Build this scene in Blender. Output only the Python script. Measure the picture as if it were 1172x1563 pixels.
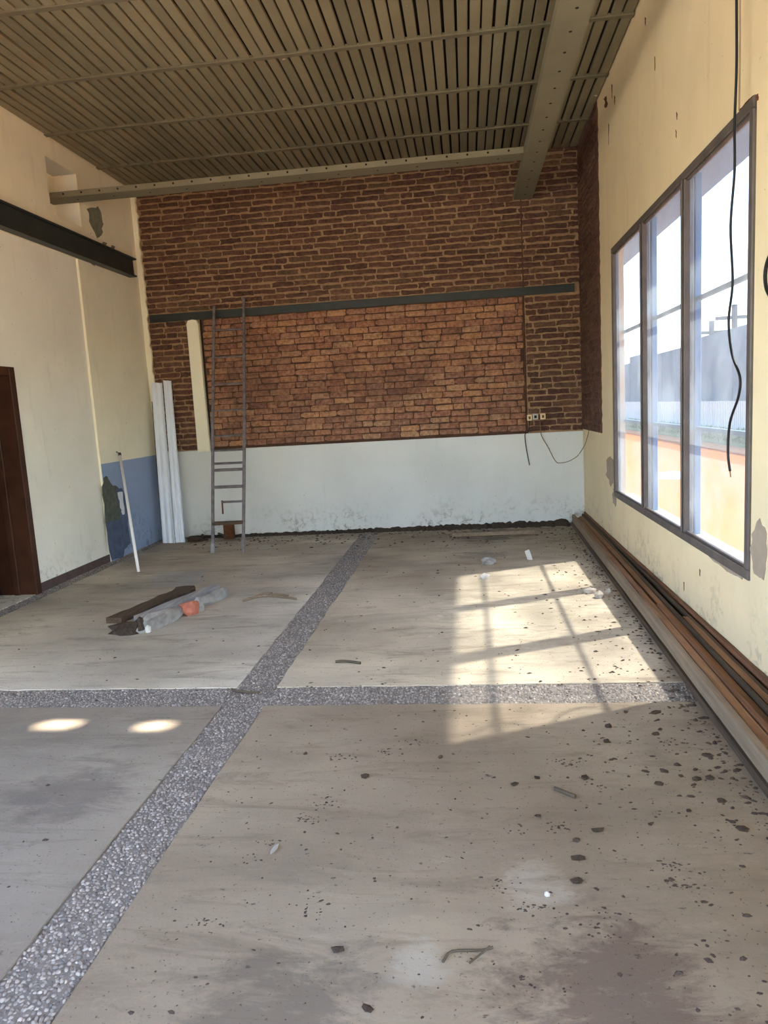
import bpy, math, random
import numpy as np
from mathutils import Vector, Matrix

for o in list(bpy.data.objects):
    bpy.data.objects.remove(o, do_unlink=True)
scene = bpy.context.scene
COL = scene.collection
RND = random.Random(7)

# ------------------------------------------------------------------ camera
W, H = 1172.0, 1563.0
YAW, PITCH, ROLL, FPX = -0.120027552, -0.140989466, -0.0571548558, 1115.528
EYE = Vector((0, 0, 1.55))
_cy, _sy, _cp, _sp = math.cos(YAW), math.sin(YAW), math.cos(PITCH), math.sin(PITCH)
FWD = Vector((_sy * _cp, _cy * _cp, _sp))
_r = Vector((_cy, -_sy, 0)); _u = _r.cross(FWD)
RIGHT = math.cos(ROLL) * _r + math.sin(ROLL) * _u
UP = -math.sin(ROLL) * _r + math.cos(ROLL) * _u
cam = bpy.data.cameras.new('camera')
cam.sensor_fit = 'HORIZONTAL'; cam.sensor_width = 36.0
cam.lens = FPX / W * 36.0
cam.clip_start = 0.05; cam.clip_end = 500
camo = bpy.data.objects.new('camera', cam); COL.objects.link(camo)
camo.matrix_world = Matrix.Translation(EYE) @ Matrix((
    (RIGHT.x, UP.x, -FWD.x), (RIGHT.y, UP.y, -FWD.y), (RIGHT.z, UP.z, -FWD.z))).to_4x4()
scene.camera = camo

# ------------------------------------------------------------------ sky, sun, exposure
SUN_DIR = Vector((0.667, 0.30, 1.0)).normalized()      # towards the sun
world = bpy.data.worlds.new('world'); scene.world = world
world.use_nodes = True
_nt = world.node_tree; _nt.nodes.clear()
_sky = _nt.nodes.new('ShaderNodeTexSky'); _sky.sky_type = 'NISHITA'
_sky.sun_disc = False
_sky.sun_elevation = math.asin(SUN_DIR.z)
_sky.sun_rotation = math.atan2(SUN_DIR.x, SUN_DIR.y)
_sky.air_density = 1.0; _sky.dust_density = 2.0; _sky.ozone_density = 1.0
_bg = _nt.nodes.new('ShaderNodeBackground'); _bg.inputs['Strength'].default_value = 0.30
_out = _nt.nodes.new('ShaderNodeOutputWorld')
_nt.links.new(_sky.outputs[0], _bg.inputs[0]); _nt.links.new(_bg.outputs[0], _out.inputs[0])

sun = bpy.data.lights.new('sun', 'SUN'); sun.energy = 4.4; sun.angle = math.radians(1.2)
sun.color = (1.0, 0.90, 0.74)
suno = bpy.data.objects.new('sun', sun); COL.objects.link(suno)
suno.rotation_euler = SUN_DIR.to_track_quat('Z', 'Y').to_euler()
suno.location = (20, 9, 30)

vs = scene.view_settings
vs.view_transform = 'Standard'; vs.look = 'None'; vs.gamma = 1.0
vs.use_curve_mapping = False
vs.exposure = 3.75

# ------------------------------------------------------------------ pixel helpers (a pixel gives a direction, the touched plane the distance)
def ray(x, y):
    return RIGHT * ((x - W / 2) / FPX) - UP * ((y - H / 2) / FPX) + FWD
def on_floor(x, y, z=0.0):
    d = ray(x, y); return EYE + d * ((z - EYE.z) / d.z)
def on_y(x, y, Y):
    d = ray(x, y); return EYE + d * (Y / d.y)
def on_x(x, y, X):
    d = ray(x, y); return EYE + d * (X / d.x)

# ------------------------------------------------------------------ materials
def srgb(r, g, b):
    f = lambda c: (c / 255 / 12.92) if c / 255 <= 0.04045 else ((c / 255 + 0.055) / 1.055) ** 2.4
    return (f(r), f(g), f(b), 1.0)

class NT:
    """small helper around a material node tree"""
    def __init__(self, name, rough=0.8, metal=0.0):
        self.m = bpy.data.materials.new(name); self.m.use_nodes = True
        self.t = self.m.node_tree
        self.b = self.t.nodes['Principled BSDF']
        self.out = self.t.nodes['Material Output']
        self.b.inputs['Roughness'].default_value = rough
        self.b.inputs['Metallic'].default_value = metal
        self.b.inputs['Specular IOR Level'].default_value = 0.25
        self._co = None
    def n(self, t): return self.t.nodes.new(t)
    def l(self, a, b): self.t.links.new(a, b)
    def co(self):
        if self._co is None:
            self._co = self.n('ShaderNodeNewGeometry').outputs['Position']
        return self._co
    def obj_co(self):
        return self.n('ShaderNodeTexCoord').outputs['Object']
    def scale(self, sx, sy, sz, src=None):
        m = self.n('ShaderNodeMapping'); m.inputs['Scale'].default_value = (sx, sy, sz)
        self.l(src or self.co(), m.inputs['Vector']); return m.outputs[0]
    def noise(self, s, detail=4, rough=0.55, vec=None, dist=0.0):
        x = self.n('ShaderNodeTexNoise'); x.inputs['Scale'].default_value = s
        x.inputs['Detail'].default_value = detail; x.inputs['Roughness'].default_value = rough
        x.inputs['Distortion'].default_value = dist
        self.l(vec or self.co(), x.inputs['Vector']); return x.outputs['Fac']
    def ramp(self, fac, *stops):
        r = self.n('ShaderNodeValToRGB'); e = r.color_ramp.elements
        while len(e) < len(stops): e.new(0.5)
        for i, (p, c) in enumerate(stops):
            e[i].position = p
            e[i].color = c if isinstance(c, tuple) else (c, c, c, 1)
        self.l(fac, r.inputs[0]); return r.outputs[0]
    def mix(self, fac, a, b, mode='MIX'):
        x = self.n('ShaderNodeMix'); x.data_type = 'RGBA'; x.blend_type = mode
        for sock, v in ((x.inputs[0], fac), (x.inputs[6], a), (x.inputs[7], b)):
            if isinstance(v, (float, int, tuple)): sock.default_value = v
            else: self.l(v, sock)
        return x.outputs[2]
    def math(self, op, a, b=0.0, clamp=False):
        x = self.n('ShaderNodeMath'); x.operation = op; x.use_clamp = clamp
        for sock, v in ((x.inputs[0], a), (x.inputs[1], b)):
            if isinstance(v, (float, int)): sock.default_value = v
            else: self.l(v, sock)
        return x.outputs[0]
    def sep(self):
        s = self.n('ShaderNodeSeparateXYZ'); self.l(self.co(), s.inputs[0]); return s.outputs
    def mapr(self, v, a, b, c=0.0, d=1.0):
        x = self.n('ShaderNodeMapRange'); self.l(v, x.inputs[0])
        for i, q in enumerate((a, b, c, d)): x.inputs[i + 1].default_value = q
        return x.outputs[0]
    def color(self, c):
        if isinstance(c, tuple): self.b.inputs['Base Color'].default_value = c
        else: self.l(c, self.b.inputs['Base Color'])
        return self
    def bump(self, h, strength=0.3, dist=0.01):
        b = self.n('ShaderNodeBump'); b.inputs['Strength'].default_value = strength
        b.inputs['Distance'].default_value = dist
        self.l(h, b.inputs['Height']); self.l(b.outputs[0], self.b.inputs['Normal']); return self

def plain(name, c, rough=0.7, metal=0.0, var=0.25, scale=9.0, bump=0.15):
    t = NT(name, rough, metal)
    n = t.noise(scale, 5)
    dark = tuple(x * (1 - var) for x in c[:3]) + (1,); lite = tuple(min(1, x * (1 + var)) for x in c[:3]) + (1,)
    t.color(t.ramp(n, (0.3, dark), (0.7, lite)))
    if bump: t.bump(t.noise(scale * 8, 3), bump, 0.004)
    return t.m

def plaster(name, base, dirt=(0.20, 0.16, 0.11, 1), base_z=0.0, reach=0.35, amount=0.9):
    """painted plaster with blotches, hairline marks, peeling stains along its foot"""
    t = NT(name, 0.75)
    blot = t.noise(1.1, 5, 0.6)
    c = t.mix(t.ramp(blot, (0.35, 0.0), (0.75, 1.0)), base, tuple(x * 0.86 for x in base[:3]) + (1,))
    vert = t.noise(3.0, 5, 0.6, t.scale(3, 3, 0.35))
    c = t.mix(t.ramp(vert, (0.6, 0.0), (0.85, 0.25)), c, dirt)
    fine = t.noise(14, 6, 0.7, dist=0.6)
    z = t.sep()[2]
    foot = t.mapr(z, base_z + reach, base_z, 0.0, 1.0)
    m = t.math('MULTIPLY', t.ramp(fine, (0.50, 0.0), (0.60, 1.0)), t.math('POWER', foot, 1.5))
    m2 = t.math('MULTIPLY', t.ramp(t.noise(2.2, 3), (0.42, 0.0), (0.6, 1.0)), m)
    c = t.mix(t.math('MULTIPLY', m2, amount, True), c, dirt)
    speck = t.noise(34, 2, 0.5)
    c = t.mix(t.ramp(speck, (0.745, 0.0), (0.77, 0.6)), c, dirt)
    t.color(c); t.bump(t.math('ADD', t.noise(5, 4), t.math('MULTIPLY', t.noise(60, 3), 0.3)), 0.25, 0.008)
    return t.m

def brick_mat(name, stops, island=False):
    t = NT(name, 0.9)
    if island: r = t.n('ShaderNodeNewGeometry').outputs['Random Per Island']
    else: r = t.n('ShaderNodeObjectInfo').outputs['Random']
    c = t.ramp(r, *stops)
    c = t.mix(t.ramp(t.noise(28, 5, 0.65), (0.35, 0.0), (0.7, 1.0)), c, t.mix(1.0, c, (0.42, 0.36, 0.36, 1), 'MULTIPLY'))
    c = t.mix(t.ramp(t.noise(1.3, 3), (0.45, 0.0), (0.72, 0.45)), c, srgb(70, 52, 48))
    c = t.mix(t.ramp(t.noise(60, 3), (0.66, 0.0), (0.78, 0.6)), c, srgb(165, 135, 105))
    t.color(c); t.bump(t.noise(70, 4), 0.6, 0.008)
    return t.m

OLD = [(0.0, srgb(92, 66, 54)), (0.25, srgb(116, 82, 66)), (0.5, srgb(104, 74, 62)), (0.75, srgb(128, 94, 74)), (1.0, srgb(112, 88, 66))]
INF = [(0.0, srgb(146, 104, 84)), (0.2, srgb(180, 130, 98)), (0.4, srgb(158, 116, 94)), (0.6, srgb(194, 146, 106)), (0.8, srgb(166, 116, 90)), (1.0, srgb(184, 144, 110))]
M = {}
M['brick_old'] = brick_mat('brick_old', OLD)
M['brick_old_i'] = brick_mat('brick_old_joined', OLD, True)
M['brick_inf'] = brick_mat('brick_infill', INF)
M['brick_inf_i'] = brick_mat('brick_infill_joined', INF, True)

def mortar(name, a, b):
    t = NT(name, 0.95)
    c = t.mix(t.ramp(t.noise(6, 5, 0.65), (0.35, 0.0), (0.65, 1.0)), a, b)
    c = t.mix(t.ramp(t.noise(40, 3), (0.55, 0.0), (0.75, 0.7)), c, srgb(84, 60, 48))
    t.color(c); t.bump(t.noise(45, 5, 0.7), 0.8, 0.02); return t.m
M['mortar'] = mortar('lime_mortar', srgb(150, 118, 90), srgb(172, 140, 104))
M['mortar_dark'] = mortar('dark_mortar', srgb(74, 52, 42), srgb(96, 68, 52))
M['mortar_red'] = mortar('red_mortar', srgb(92, 62, 50), srgb(122, 88, 70))

M['wall_cream'] = plaster('cream_plaster', srgb(248, 240, 212))
M['wall_cream_lit'] = plaster('lit_cream_plaster', srgb(244, 239, 222))  # same cream wall; cooler light on its lower part put into the tint
M['wall_right'] = plaster('cream_plaster_window_wall', srgb(233, 209, 168), reach=0.6)
M['dado_white'] = plaster('off_white_dado', srgb(216, 215, 208), reach=0.45)
M['dado_blue'] = plaster('blue_dado_paint', srgb(152, 168, 196), dirt=srgb(70, 74, 84), reach=0.9, amount=0.6)
M['cement_patch'] = plain('bare_cement_patch', srgb(128, 128, 108), 0.9, var=0.2, scale=14)
M['brown_patch'] = plain('brown_grey_render_patch', srgb(160, 140, 120), 0.9, var=0.12, scale=14)
M['dark_patch'] = plain('dark_grey_render_patch', srgb(92, 96, 86), 0.9, var=0.25, scale=18)
M['white_patch'] = plain('white_filler', srgb(225, 228, 230), 0.8, var=0.05)
M['slate_patch'] = plain('slate_blue_worn_paint', srgb(88, 98, 120), 0.85, var=0.2, scale=12)
M['rust'] = plain('rust_stain', srgb(96, 58, 34), 0.9, var=0.4, scale=20)

def floor_mat(name, k, kg, kb):
    t = NT(name, 0.7)
    srgb = lambda r_, g_, b_: globals()['srgb'](r_ * k, g_ * k * kg, b_ * k * kb)
    a = t.noise(0.9, 6, 0.6)
    c = t.ramp(a, (0.3, srgb(150, 142, 132)), (0.5, srgb(168, 159, 147)), (0.7, srgb(186, 176, 160)))
    st = t.noise(2.0, 6, 0.65, t.scale(0.35, 1.5, 1))
    c = t.mix(t.ramp(st, (0.5, 0.0), (0.72, 0.45)), c, srgb(120, 112, 104))
    s = t.sep()
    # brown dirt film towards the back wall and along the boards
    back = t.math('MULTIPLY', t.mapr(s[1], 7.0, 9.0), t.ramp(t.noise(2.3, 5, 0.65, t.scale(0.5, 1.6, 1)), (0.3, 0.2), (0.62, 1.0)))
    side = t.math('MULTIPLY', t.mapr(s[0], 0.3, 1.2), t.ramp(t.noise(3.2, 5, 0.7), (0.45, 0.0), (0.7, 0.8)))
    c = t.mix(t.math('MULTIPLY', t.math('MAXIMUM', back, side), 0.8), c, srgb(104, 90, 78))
    # damp purple-brown stain with pale rim in the front slab, other stains, painted pale sun area
    def blob(x, y, r):
        cx = t.n('ShaderNodeVectorMath'); cx.operation = 'SUBTRACT'; cx.inputs[1].default_value = (x, y, 0)
        t.l(t.co(), cx.inputs[0])
        ln = t.n('ShaderNodeVectorMath'); ln.operation = 'LENGTH'; t.l(cx.outputs[0], ln.inputs[0])
        d = t.math('ADD', ln.outputs['Value'], t.math('MULTIPLY', t.math('SUBTRACT', t.noise(5, 9, 0.75, t.scale(0.8, 1.6, 1), 0.5), 0.5), r * 3.6))
        return t.mapr(d, r, r * 0.45)
    for (x, y, r, col, k) in ((0.32, 1.75, 0.36, srgb(96, 82, 80), 0.75), (-0.55, 1.6, 0.35, srgb(96, 92, 90), 0.6),
                              (0.15, 2.2, 0.14, srgb(208, 204, 200), 0.6), (-2.9, 6.8, 0.45, srgb(150, 160, 176), 0.5),
                              (-1.75, 2.75, 0.30, srgb(110, 102, 98), 0.5), (0.1, 7.4, 0.30, srgb(112, 106, 104), 0.6),
                              (0.35, 5.3, 0.7, srgb(206, 198, 182), 0.5), (-0.2, 1.85, 0.10, srgb(196, 198, 196), 0.5),  # big pale blob: brightness of the sun patch put into the colour
                              (0.2, 8.6, 0.5, srgb(66, 58, 54), 0.8)):
        c = t.mix(t.math('MULTIPLY', blob(x, y, r), k), c, col)
    # worn trowel marks, brown dust film and pale scuffs
    tm = t.noise(3.2, 9, 0.75, t.scale(0.45, 2.2, 1), 0.8)
    c = t.mix(t.ramp(tm, (0.52, 0.0), (0.66, 0.5)), c, srgb(122, 108, 94))
    c = t.mix(t.ramp(t.noise(7.5, 8, 0.75, t.scale(0.6, 1.8, 1), 0.6), (0.56, 0.0), (0.70, 0.45)), c, srgb(206, 198, 184))
    c = t.mix(t.ramp(t.noise(0.55, 3, 0.5), (0.42, 0.0), (0.62, 0.45)), c, srgb(140, 124, 106))
    fs = t.noise(70, 2, 0.5)
    c = t.mix(t.ramp(fs, (0.66, 0.0), (0.72, 0.7)), c, srgb(92, 80, 70))
    sp = t.noise(30, 3, 0.6, t.scale(0.7, 1.5, 1))
    c = t.mix(t.ramp(sp, (0.66, 0.0), (0.72, 0.75)), c, srgb(84, 74, 66))
    t.color(c)
    t.l(t.ramp(t.noise(3, 4), (0.3, 0.55), (0.7, 0.85)), t.b.inputs['Roughness'])
    t.bump(t.math('ADD', t.noise(12, 6, 0.65), t.math('MULTIPLY', t.noise(90, 3), 0.3)), 0.25, 0.01)
    return t.m
M['concrete'] = floor_mat('worn_concrete', 1.12, 0.985, 0.93)  # far right slab; warm window glow put into the tint
M['concrete_front'] = floor_mat('dirty_dimmed_front_concrete', 0.88, 0.955, 0.88)  # real dirt, plus dimmer light on the front put into the tone
M['concrete_far_left'] = floor_mat('grey_far_concrete', 1.22, 1.005, 0.985)  # lighter and cooler; daylight on the left put into the tint
M['concrete_left'] = floor_mat('grey_front_concrete', 0.84, 0.98, 0.95)  # dimmer, cooler light of the front left put into the tone
M['grout'] = plain('strip_bedding', srgb(120, 112, 104), 0.9, var=0.2, scale=30, bump=0.5)

def pebble_mat():
    t = NT('exposed_pebbles', 0.6)
    r = t.n('ShaderNodeNewGeometry').outputs['Random Per Island']
    t.color(t.ramp(r, (0.0, srgb(96, 90, 86)), (0.3, srgb(132, 124, 116)), (0.6, srgb(158, 148, 138)), (0.85, srgb(112, 104, 98)), (1.0, srgb(184, 174, 162))))
    return t.m
M['pebble'] = pebble_mat()

def slat_mat():
    t = NT('painted_ceiling_slats', 0.55)
    r = t.n('ShaderNodeObjectInfo').outputs['Random']
    c = t.ramp(r, (0.0, srgb(130, 121, 97)), (0.5, srgb(140, 130, 103)), (1.0, srgb(150, 138, 110)))
    c = t.mix(t.ramp(t.noise(1.2, 5, 0.6), (0.4, 0.0), (0.75, 0.5)), c, srgb(92, 83, 66))
    c = t.mix(t.ramp(t.noise(7, 3, 0.5), (0.765, 0.0), (0.78, 1.0)), c, srgb(214, 206, 184))
    t.color(c); t.bump(t.noise(40, 3), 0.1, 0.003); return t.m
M['slat'] = slat_mat()
M['batten'] = plain('ceiling_batten_paint', srgb(116, 107, 86), 0.6, var=0.12)
M['deck'] = plain('roof_deck_underside', srgb(40, 36, 30), 0.9, var=0.2)
M['beam'] = plain('beige_painted_steel', srgb(128, 120, 98), 0.5, var=0.1, scale=3)
M['black_steel'] = plain('dark_green_grey_steel', srgb(52, 56, 54), 0.45, var=0.2, scale=5)
M['hole'] = plain('bolt_hole_shadow', srgb(36, 30, 26), 0.9, var=0.1)
M['win_frame'] = plain('window_steel_brown_grey', srgb(92, 82, 76), 0.5, var=0.2, scale=8)
M['grille'] = plain('outer_grille_blue_grey', srgb(104, 136, 178), 0.6, var=0.1)
M['sill'] = plain('pale_sill', srgb(170, 160, 146), 0.8, var=0.08)
M['door_wood'] = plain('dark_varnished_wood', srgb(66, 40, 28), 0.45, var=0.3, scale=6)
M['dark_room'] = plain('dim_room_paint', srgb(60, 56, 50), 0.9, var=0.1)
M['base_dark'] = plain('brown_skirting_tile', srgb(92, 76, 72), 0.5, var=0.2)
M['ladder'] = plain('worn_grey_iron', srgb(112, 104, 104), 0.6, var=0.35, scale=14)
M['white_pvc'] = plain('white_pvc', srgb(226, 230, 238), 0.5, var=0.06, scale=3)
M['pole'] = plain('white_plastic_tube', srgb(236, 234, 230), 0.4, var=0.04)
M['cable'] = plain('black_cable_sheath', srgb(28, 28, 30), 0.5, var=0.1)
M['wire'] = plain('brown_wire', srgb(112, 84, 52), 0.6, var=0.1)
M['outlet'] = plain('cream_outlet_plastic', srgb(232, 206, 164), 0.5, var=0.05)
M['mud'] = plain('dry_dark_soil', srgb(66, 54, 44), 0.95, var=0.4, scale=40, bump=0.6)
M['crumb'] = plain('dirt_crumb', srgb(70, 58, 50), 0.95, var=0.3, scale=40)
M['paper'] = plain('pale_scrap', srgb(196, 190, 180), 0.8, var=0.05)
M['leaf'] = plain('dry_leaf', srgb(84, 72, 58), 0.8, var=0.2)
M['rubble'] = plain('grey_concrete_rubble', srgb(146, 141, 134), 0.9, var=0.3, scale=14, bump=0.5)
M['red_brick'] = plain('broken_red_brick', srgb(172, 104, 82), 0.9, var=0.25, scale=20, bump=0.5)

def wood(name, a, b, axis='Y', rough=0.65):
    t = NT(name, rough)
    sc = {'Y': (26, 0.8, 26), 'X': (0.8, 26, 26)}[axis]
    n = t.noise(1.6, 6, 0.65, t.scale(*sc), 0.4)
    c = t.ramp(n, (0.3, a), (0.68, b))
    c = t.mix(t.ramp(t.noise(2.2, 5), (0.5, 0.0), (0.75, 0.5)), c, tuple(x * 0.55 for x in a[:3]) + (1,))
    t.color(c); t.bump(n, 0.3, 0.004); return t.m
M['wood_brown'] = wood('weathered_brown_board', srgb(106, 74, 50), srgb(158, 116, 82))
M['wood_red'] = wood('reddish_board', srgb(96, 64, 46), srgb(142, 98, 70))
M['wood_grey'] = wood('grey_weathered_board', srgb(116, 98, 80), srgb(148, 128, 106))
M['wood_dark'] = wood('dark_rotten_board', srgb(58, 46, 38), srgb(96, 78, 62))
M['wood_pale'] = wood('pale_grey_lath', srgb(140, 138, 138), srgb(182, 180, 178))

def glass_mat():
    t = NT('hazy_wired_glass')
    t.t.nodes.remove(t.b)
    grime = t.noise(1.7, 6, 0.65)
    tr = t.n('ShaderNodeBsdfTransparent')
    t.l(t.ramp(grime, (0.40, (0.130, 0.142, 0.160, 1)), (0.60, (0.086, 0.094, 0.106, 1))), tr.inputs[0])
    tl = t.n('ShaderNodeBsdfTranslucent'); tl.inputs[0].default_value = (0.20, 0.25, 0.29, 1)
    gl = t.n('ShaderNodeBsdfGlossy'); gl.inputs['Roughness'].default_value = 0.25; gl.inputs[0].default_value = (0.8, 0.8, 0.8, 1)
    m1 = t.n('ShaderNodeMixShader'); m2 = t.n('ShaderNodeMixShader'); m2.inputs[0].default_value = 0.05
    t.l(t.ramp(grime, (0.38, 0.05), (0.62, 0.12)), m1.inputs[0])
    t.l(tr.outputs[0], m1.inputs[1]); t.l(tl.outputs[0], m1.inputs[2])
    t.l(m1.outputs[0], m2.inputs[1]); t.l(gl.outputs[0], m2.inputs[2])
    t.l(m2.outputs[0], t.out.inputs[0]); return t.m
M['glass'] = glass_mat()
M['yard'] = plain('orange_clay_yard', srgb(176, 106, 44), 0.9, var=0.08, scale=0.7)
M['ground'] = plain('pale_ground', srgb(150, 145, 130), 0.9, var=0.2, scale=0.6)
M['puddle'] = plain('pale_blue_spill', srgb(132, 150, 160), 0.6, var=0.1)
M['fence'] = plain('blue_grey_block_wall', srgb(104, 112, 118), 0.9, var=0.2, scale=1.2)
M['picket'] = plain('white_picket_paint', srgb(220, 220, 214), 0.7, var=0.05)
M['hedge'] = plain('hedge_leaf', srgb(110, 136, 92), 0.8, var=0.3, scale=6)
M['eave'] = plain('eave_soffit_paint', srgb(140, 172, 222), 0.8, var=0.05)
M['post_wood'] = plain('utility_pole_wood', srgb(96, 92, 90), 0.9, var=0.15)

# ------------------------------------------------------------------ mesh helpers
class MB:
    def __init__(self): self.v = []; self.f = []
    def add(self, vs_, fs_):
        o = len(self.v); self.v += [tuple(p) for p in vs_]; self.f += [tuple(i + o for i in f) for f in fs_]
    def box(self, x0, x1, y0, y1, z0, z1):
        self.hexa([(x0, y0, z0), (x1, y0, z0), (x1, y1, z0), (x0, y1, z0), (x0, y0, z1), (x1, y0, z1), (x1, y1, z1), (x0, y1, z1)])
    def hexa(self, p):
        self.add(p, [(0, 3, 2, 1), (4, 5, 6, 7), (0, 1, 5, 4), (1, 2, 6, 5), (2, 3, 7, 6), (3, 0, 4, 7)])
    def tube(self, pts, r, n=8, taper=None):
        pts = [Vector(p) for p in pts]; rings = []
        ref = None
        for i, p in enumerate(pts):
            d = (pts[min(i + 1, len(pts) - 1)] - pts[max(i - 1, 0)]).normalized()
            if ref is None: ref = d.orthogonal().normalized()
            a = (ref - d * ref.dot(d)).normalized(); ref = a; b = d.cross(a)
            rr = r if taper is None else r * taper[i]
            rings.append([p + (a * math.cos(k * 2 * math.pi / n) + b * math.sin(k * 2 * math.pi / n)) * rr for k in range(n)])
        vs_ = [q for g in rings for q in g]; fs_ = []
        for i in range(len(rings) - 1):
            for k in range(n):
                fs_.append((i * n + k, i * n + (k + 1) % n, (i + 1) * n + (k + 1) % n, (i + 1) * n + k))
        fs_.append(tuple(range(n))[::-1]); e = (len(rings) - 1) * n; fs_.append(tuple(range(e, e + n)))
        self.add(vs_, fs_)
    def bar(self, a, b, w, h, side=(1, 0, 0)):
        """rectangular bar from a to b; w along side, h across"""
        a = Vector(a); b = Vector(b); d = (b - a).normalized(); s = Vector(side)
        s = (s - d * s.dot(d)).normalized(); t = d.cross(s)
        q = lambda p: [p - s * w / 2 - t * h / 2, p + s * w / 2 - t * h / 2, p + s * w / 2 + t * h / 2, p - s * w / 2 + t * h / 2]
        self.hexa(q(a) + q(b))
    def mesh(self, name):
        me = bpy.data.meshes.new(name); me.from_pydata(self.v, [], self.f); me.update()
        return me
    def build(self, name, mat, parent=None, smooth=False, bevel=0.0, origin=None):
        if origin is not None:
            o = Vector(origin); self.v = [tuple(Vector(p) - o) for p in self.v]
        me = self.mesh(name); me.materials.append(mat)
        import bmesh
        bm = bmesh.new(); bm.from_mesh(me); bmesh.ops.recalc_face_normals(bm, faces=bm.faces)
        if bevel:
            bmesh.ops.bevel(bm, geom=list(bm.edges), offset=bevel, segments=1, affect='EDGES', profile=0.5)
        bm.to_mesh(me); bm.free()
        if smooth: me.shade_smooth()
        return link(name, me, parent, origin)

def link(name, me, parent=None, loc=None):
    ob = bpy.data.objects.new(name, me); COL.objects.link(ob)
    if parent: ob.parent = parent
    if loc is not None:
        ob.location = Vector(loc) - (parent.location if parent else Vector())
    elif parent is not None:
        ob.location = -parent.location
    return ob
def tag(o, label, cat, group=None):
    o['label'] = label; o['category'] = cat
    if group: o['group'] = group
    return o
def struct(o, label=None, cat=None):
    o['kind'] = 'structure'
    if label: o['label'] = label
    if cat: o['category'] = cat
    return o
def empty(name, loc=(0, 0, 0)):
    o = bpy.data.objects.new(name, None); COL.objects.link(o); o.location = loc; o.empty_display_size = 0.1
    return o

def grid_wall(axis, at0, at1, us, zs, holes):
    """wall slab between at0 and at1 along axis; us/zs are cell borders; holes a set of cells (i, j) left open"""
    mb = MB()
    P = (lambda a, u, z: (a, u, z)) if axis == 'X' else (lambda a, u, z: (u, a, z))
    nu, nz = len(us) - 1, len(zs) - 1
    solid = lambda i, j: 0 <= i < nu and 0 <= j < nz and (i, j) not in holes
    for i in range(nu):
        for j in range(nz):
            if not solid(i, j): continue
            u0, u1, z0, z1 = us[i], us[i + 1], zs[j], zs[j + 1]
            for a in (at0, at1):
                mb.add([P(a, u0, z0), P(a, u1, z0), P(a, u1, z1), P(a, u0, z1)], [(0, 1, 2, 3)])
            for (di, dj, p, q) in ((-1, 0, (u0, z0), (u0, z1)), (1, 0, (u1, z0), (u1, z1)), (0, -1, (u0, z0), (u1, z0)), (0, 1, (u0, z1), (u1, z1))):
                if not solid(i + di, j + dj):
                    mb.add([P(at0, *p), P(at0, *q), P(at1, *q), P(at1, *p)], [(0, 1, 2, 3)])
    return mb

def patch(name, pts, normal, thick, mat, parent):
    """thin irregular flake of render or paint lying on a wall"""
    n = Vector(normal); c = len(pts); mb = MB()
    pts = [Vector(p) for p in pts]
    mb.add([p - n * 0.003 for p in pts] + [p + n * thick for p in pts],
           [tuple(range(c)), tuple(range(c, 2 * c))] + [(i, (i + 1) % c, c + (i + 1) % c, c + i) for i in range(c)])
    return mb.build(name, mat, parent)
def jag(pts, amp, seed, n=4):
    """subdivide a closed outline and make it ragged"""
    r = random.Random(seed); out = []
    for i, p in enumerate(pts):
        q = pts[(i + 1) % len(pts)]
        for k in range(n):
            f = k / n
            out.append((p[0] + (q[0] - p[0]) * f + r.uniform(-amp, amp), p[1] + (q[1] - p[1]) * f + r.uniform(-amp, amp)))
    return out

# ------------------------------------------------------------------ the room shell
XL, XN, XR, YB, YF, ZC = -4.08, -4.105, 1.40, 9.25, -4.5, 4.44
DADO = 1.14

# floor: recessed bed, concrete slabs, pebble strips
fb = MB(); fb.box(XN - 0.3, XR + 0.3, YF - 0.3, YB + 0.3, -0.2, -0.007)
floor = struct(fb.build('floor', M['grout']))
SX = [(-3.95, -1.39), (-1.15, 1.40)]
SY = [(YF, 0.85), (1.0, 3.65), (3.92, 9.0)]
SY = [(YF, 3.65), (3.92, 9.02)]
for (x0, x1) in SX:
    for (y0, y1) in SY:
        s = MB(); r = random.Random(int(x0 * 10 + y0))
        # slab outline with slightly chipped edges
        pts = []
        per = [(x0, y0), (x1, y0), (x1, y1), (x0, y1)]
        for i in range(4):
            a, b = per[i], per[(i + 1) % 4]; n = 40
            for k in range(n):
                f = k / n
                j = 0.006 if 0 < k else 0
                pts.append((a[0] + (b[0] - a[0]) * f + r.uniform(-j, j), a[1] + (b[1] - a[1]) * f + r.uniform(-j, j)))
        c = len(pts)
        s.add([(p[0], p[1], -0.05) for p in pts] + [(p[0], p[1], 0.0) for p in pts],
              [tuple(range(c, 2 * c))] + [(i, (i + 1) % c, c + (i + 1) % c, c + i) for i in range(c)])
        s.build('slab', M['concrete_far_left' if y0 > 0 and x0 < -2 else 'concrete' if y0 > 0 else 'concrete_left' if x0 < -2 else 'concrete_front'], floor)
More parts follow.
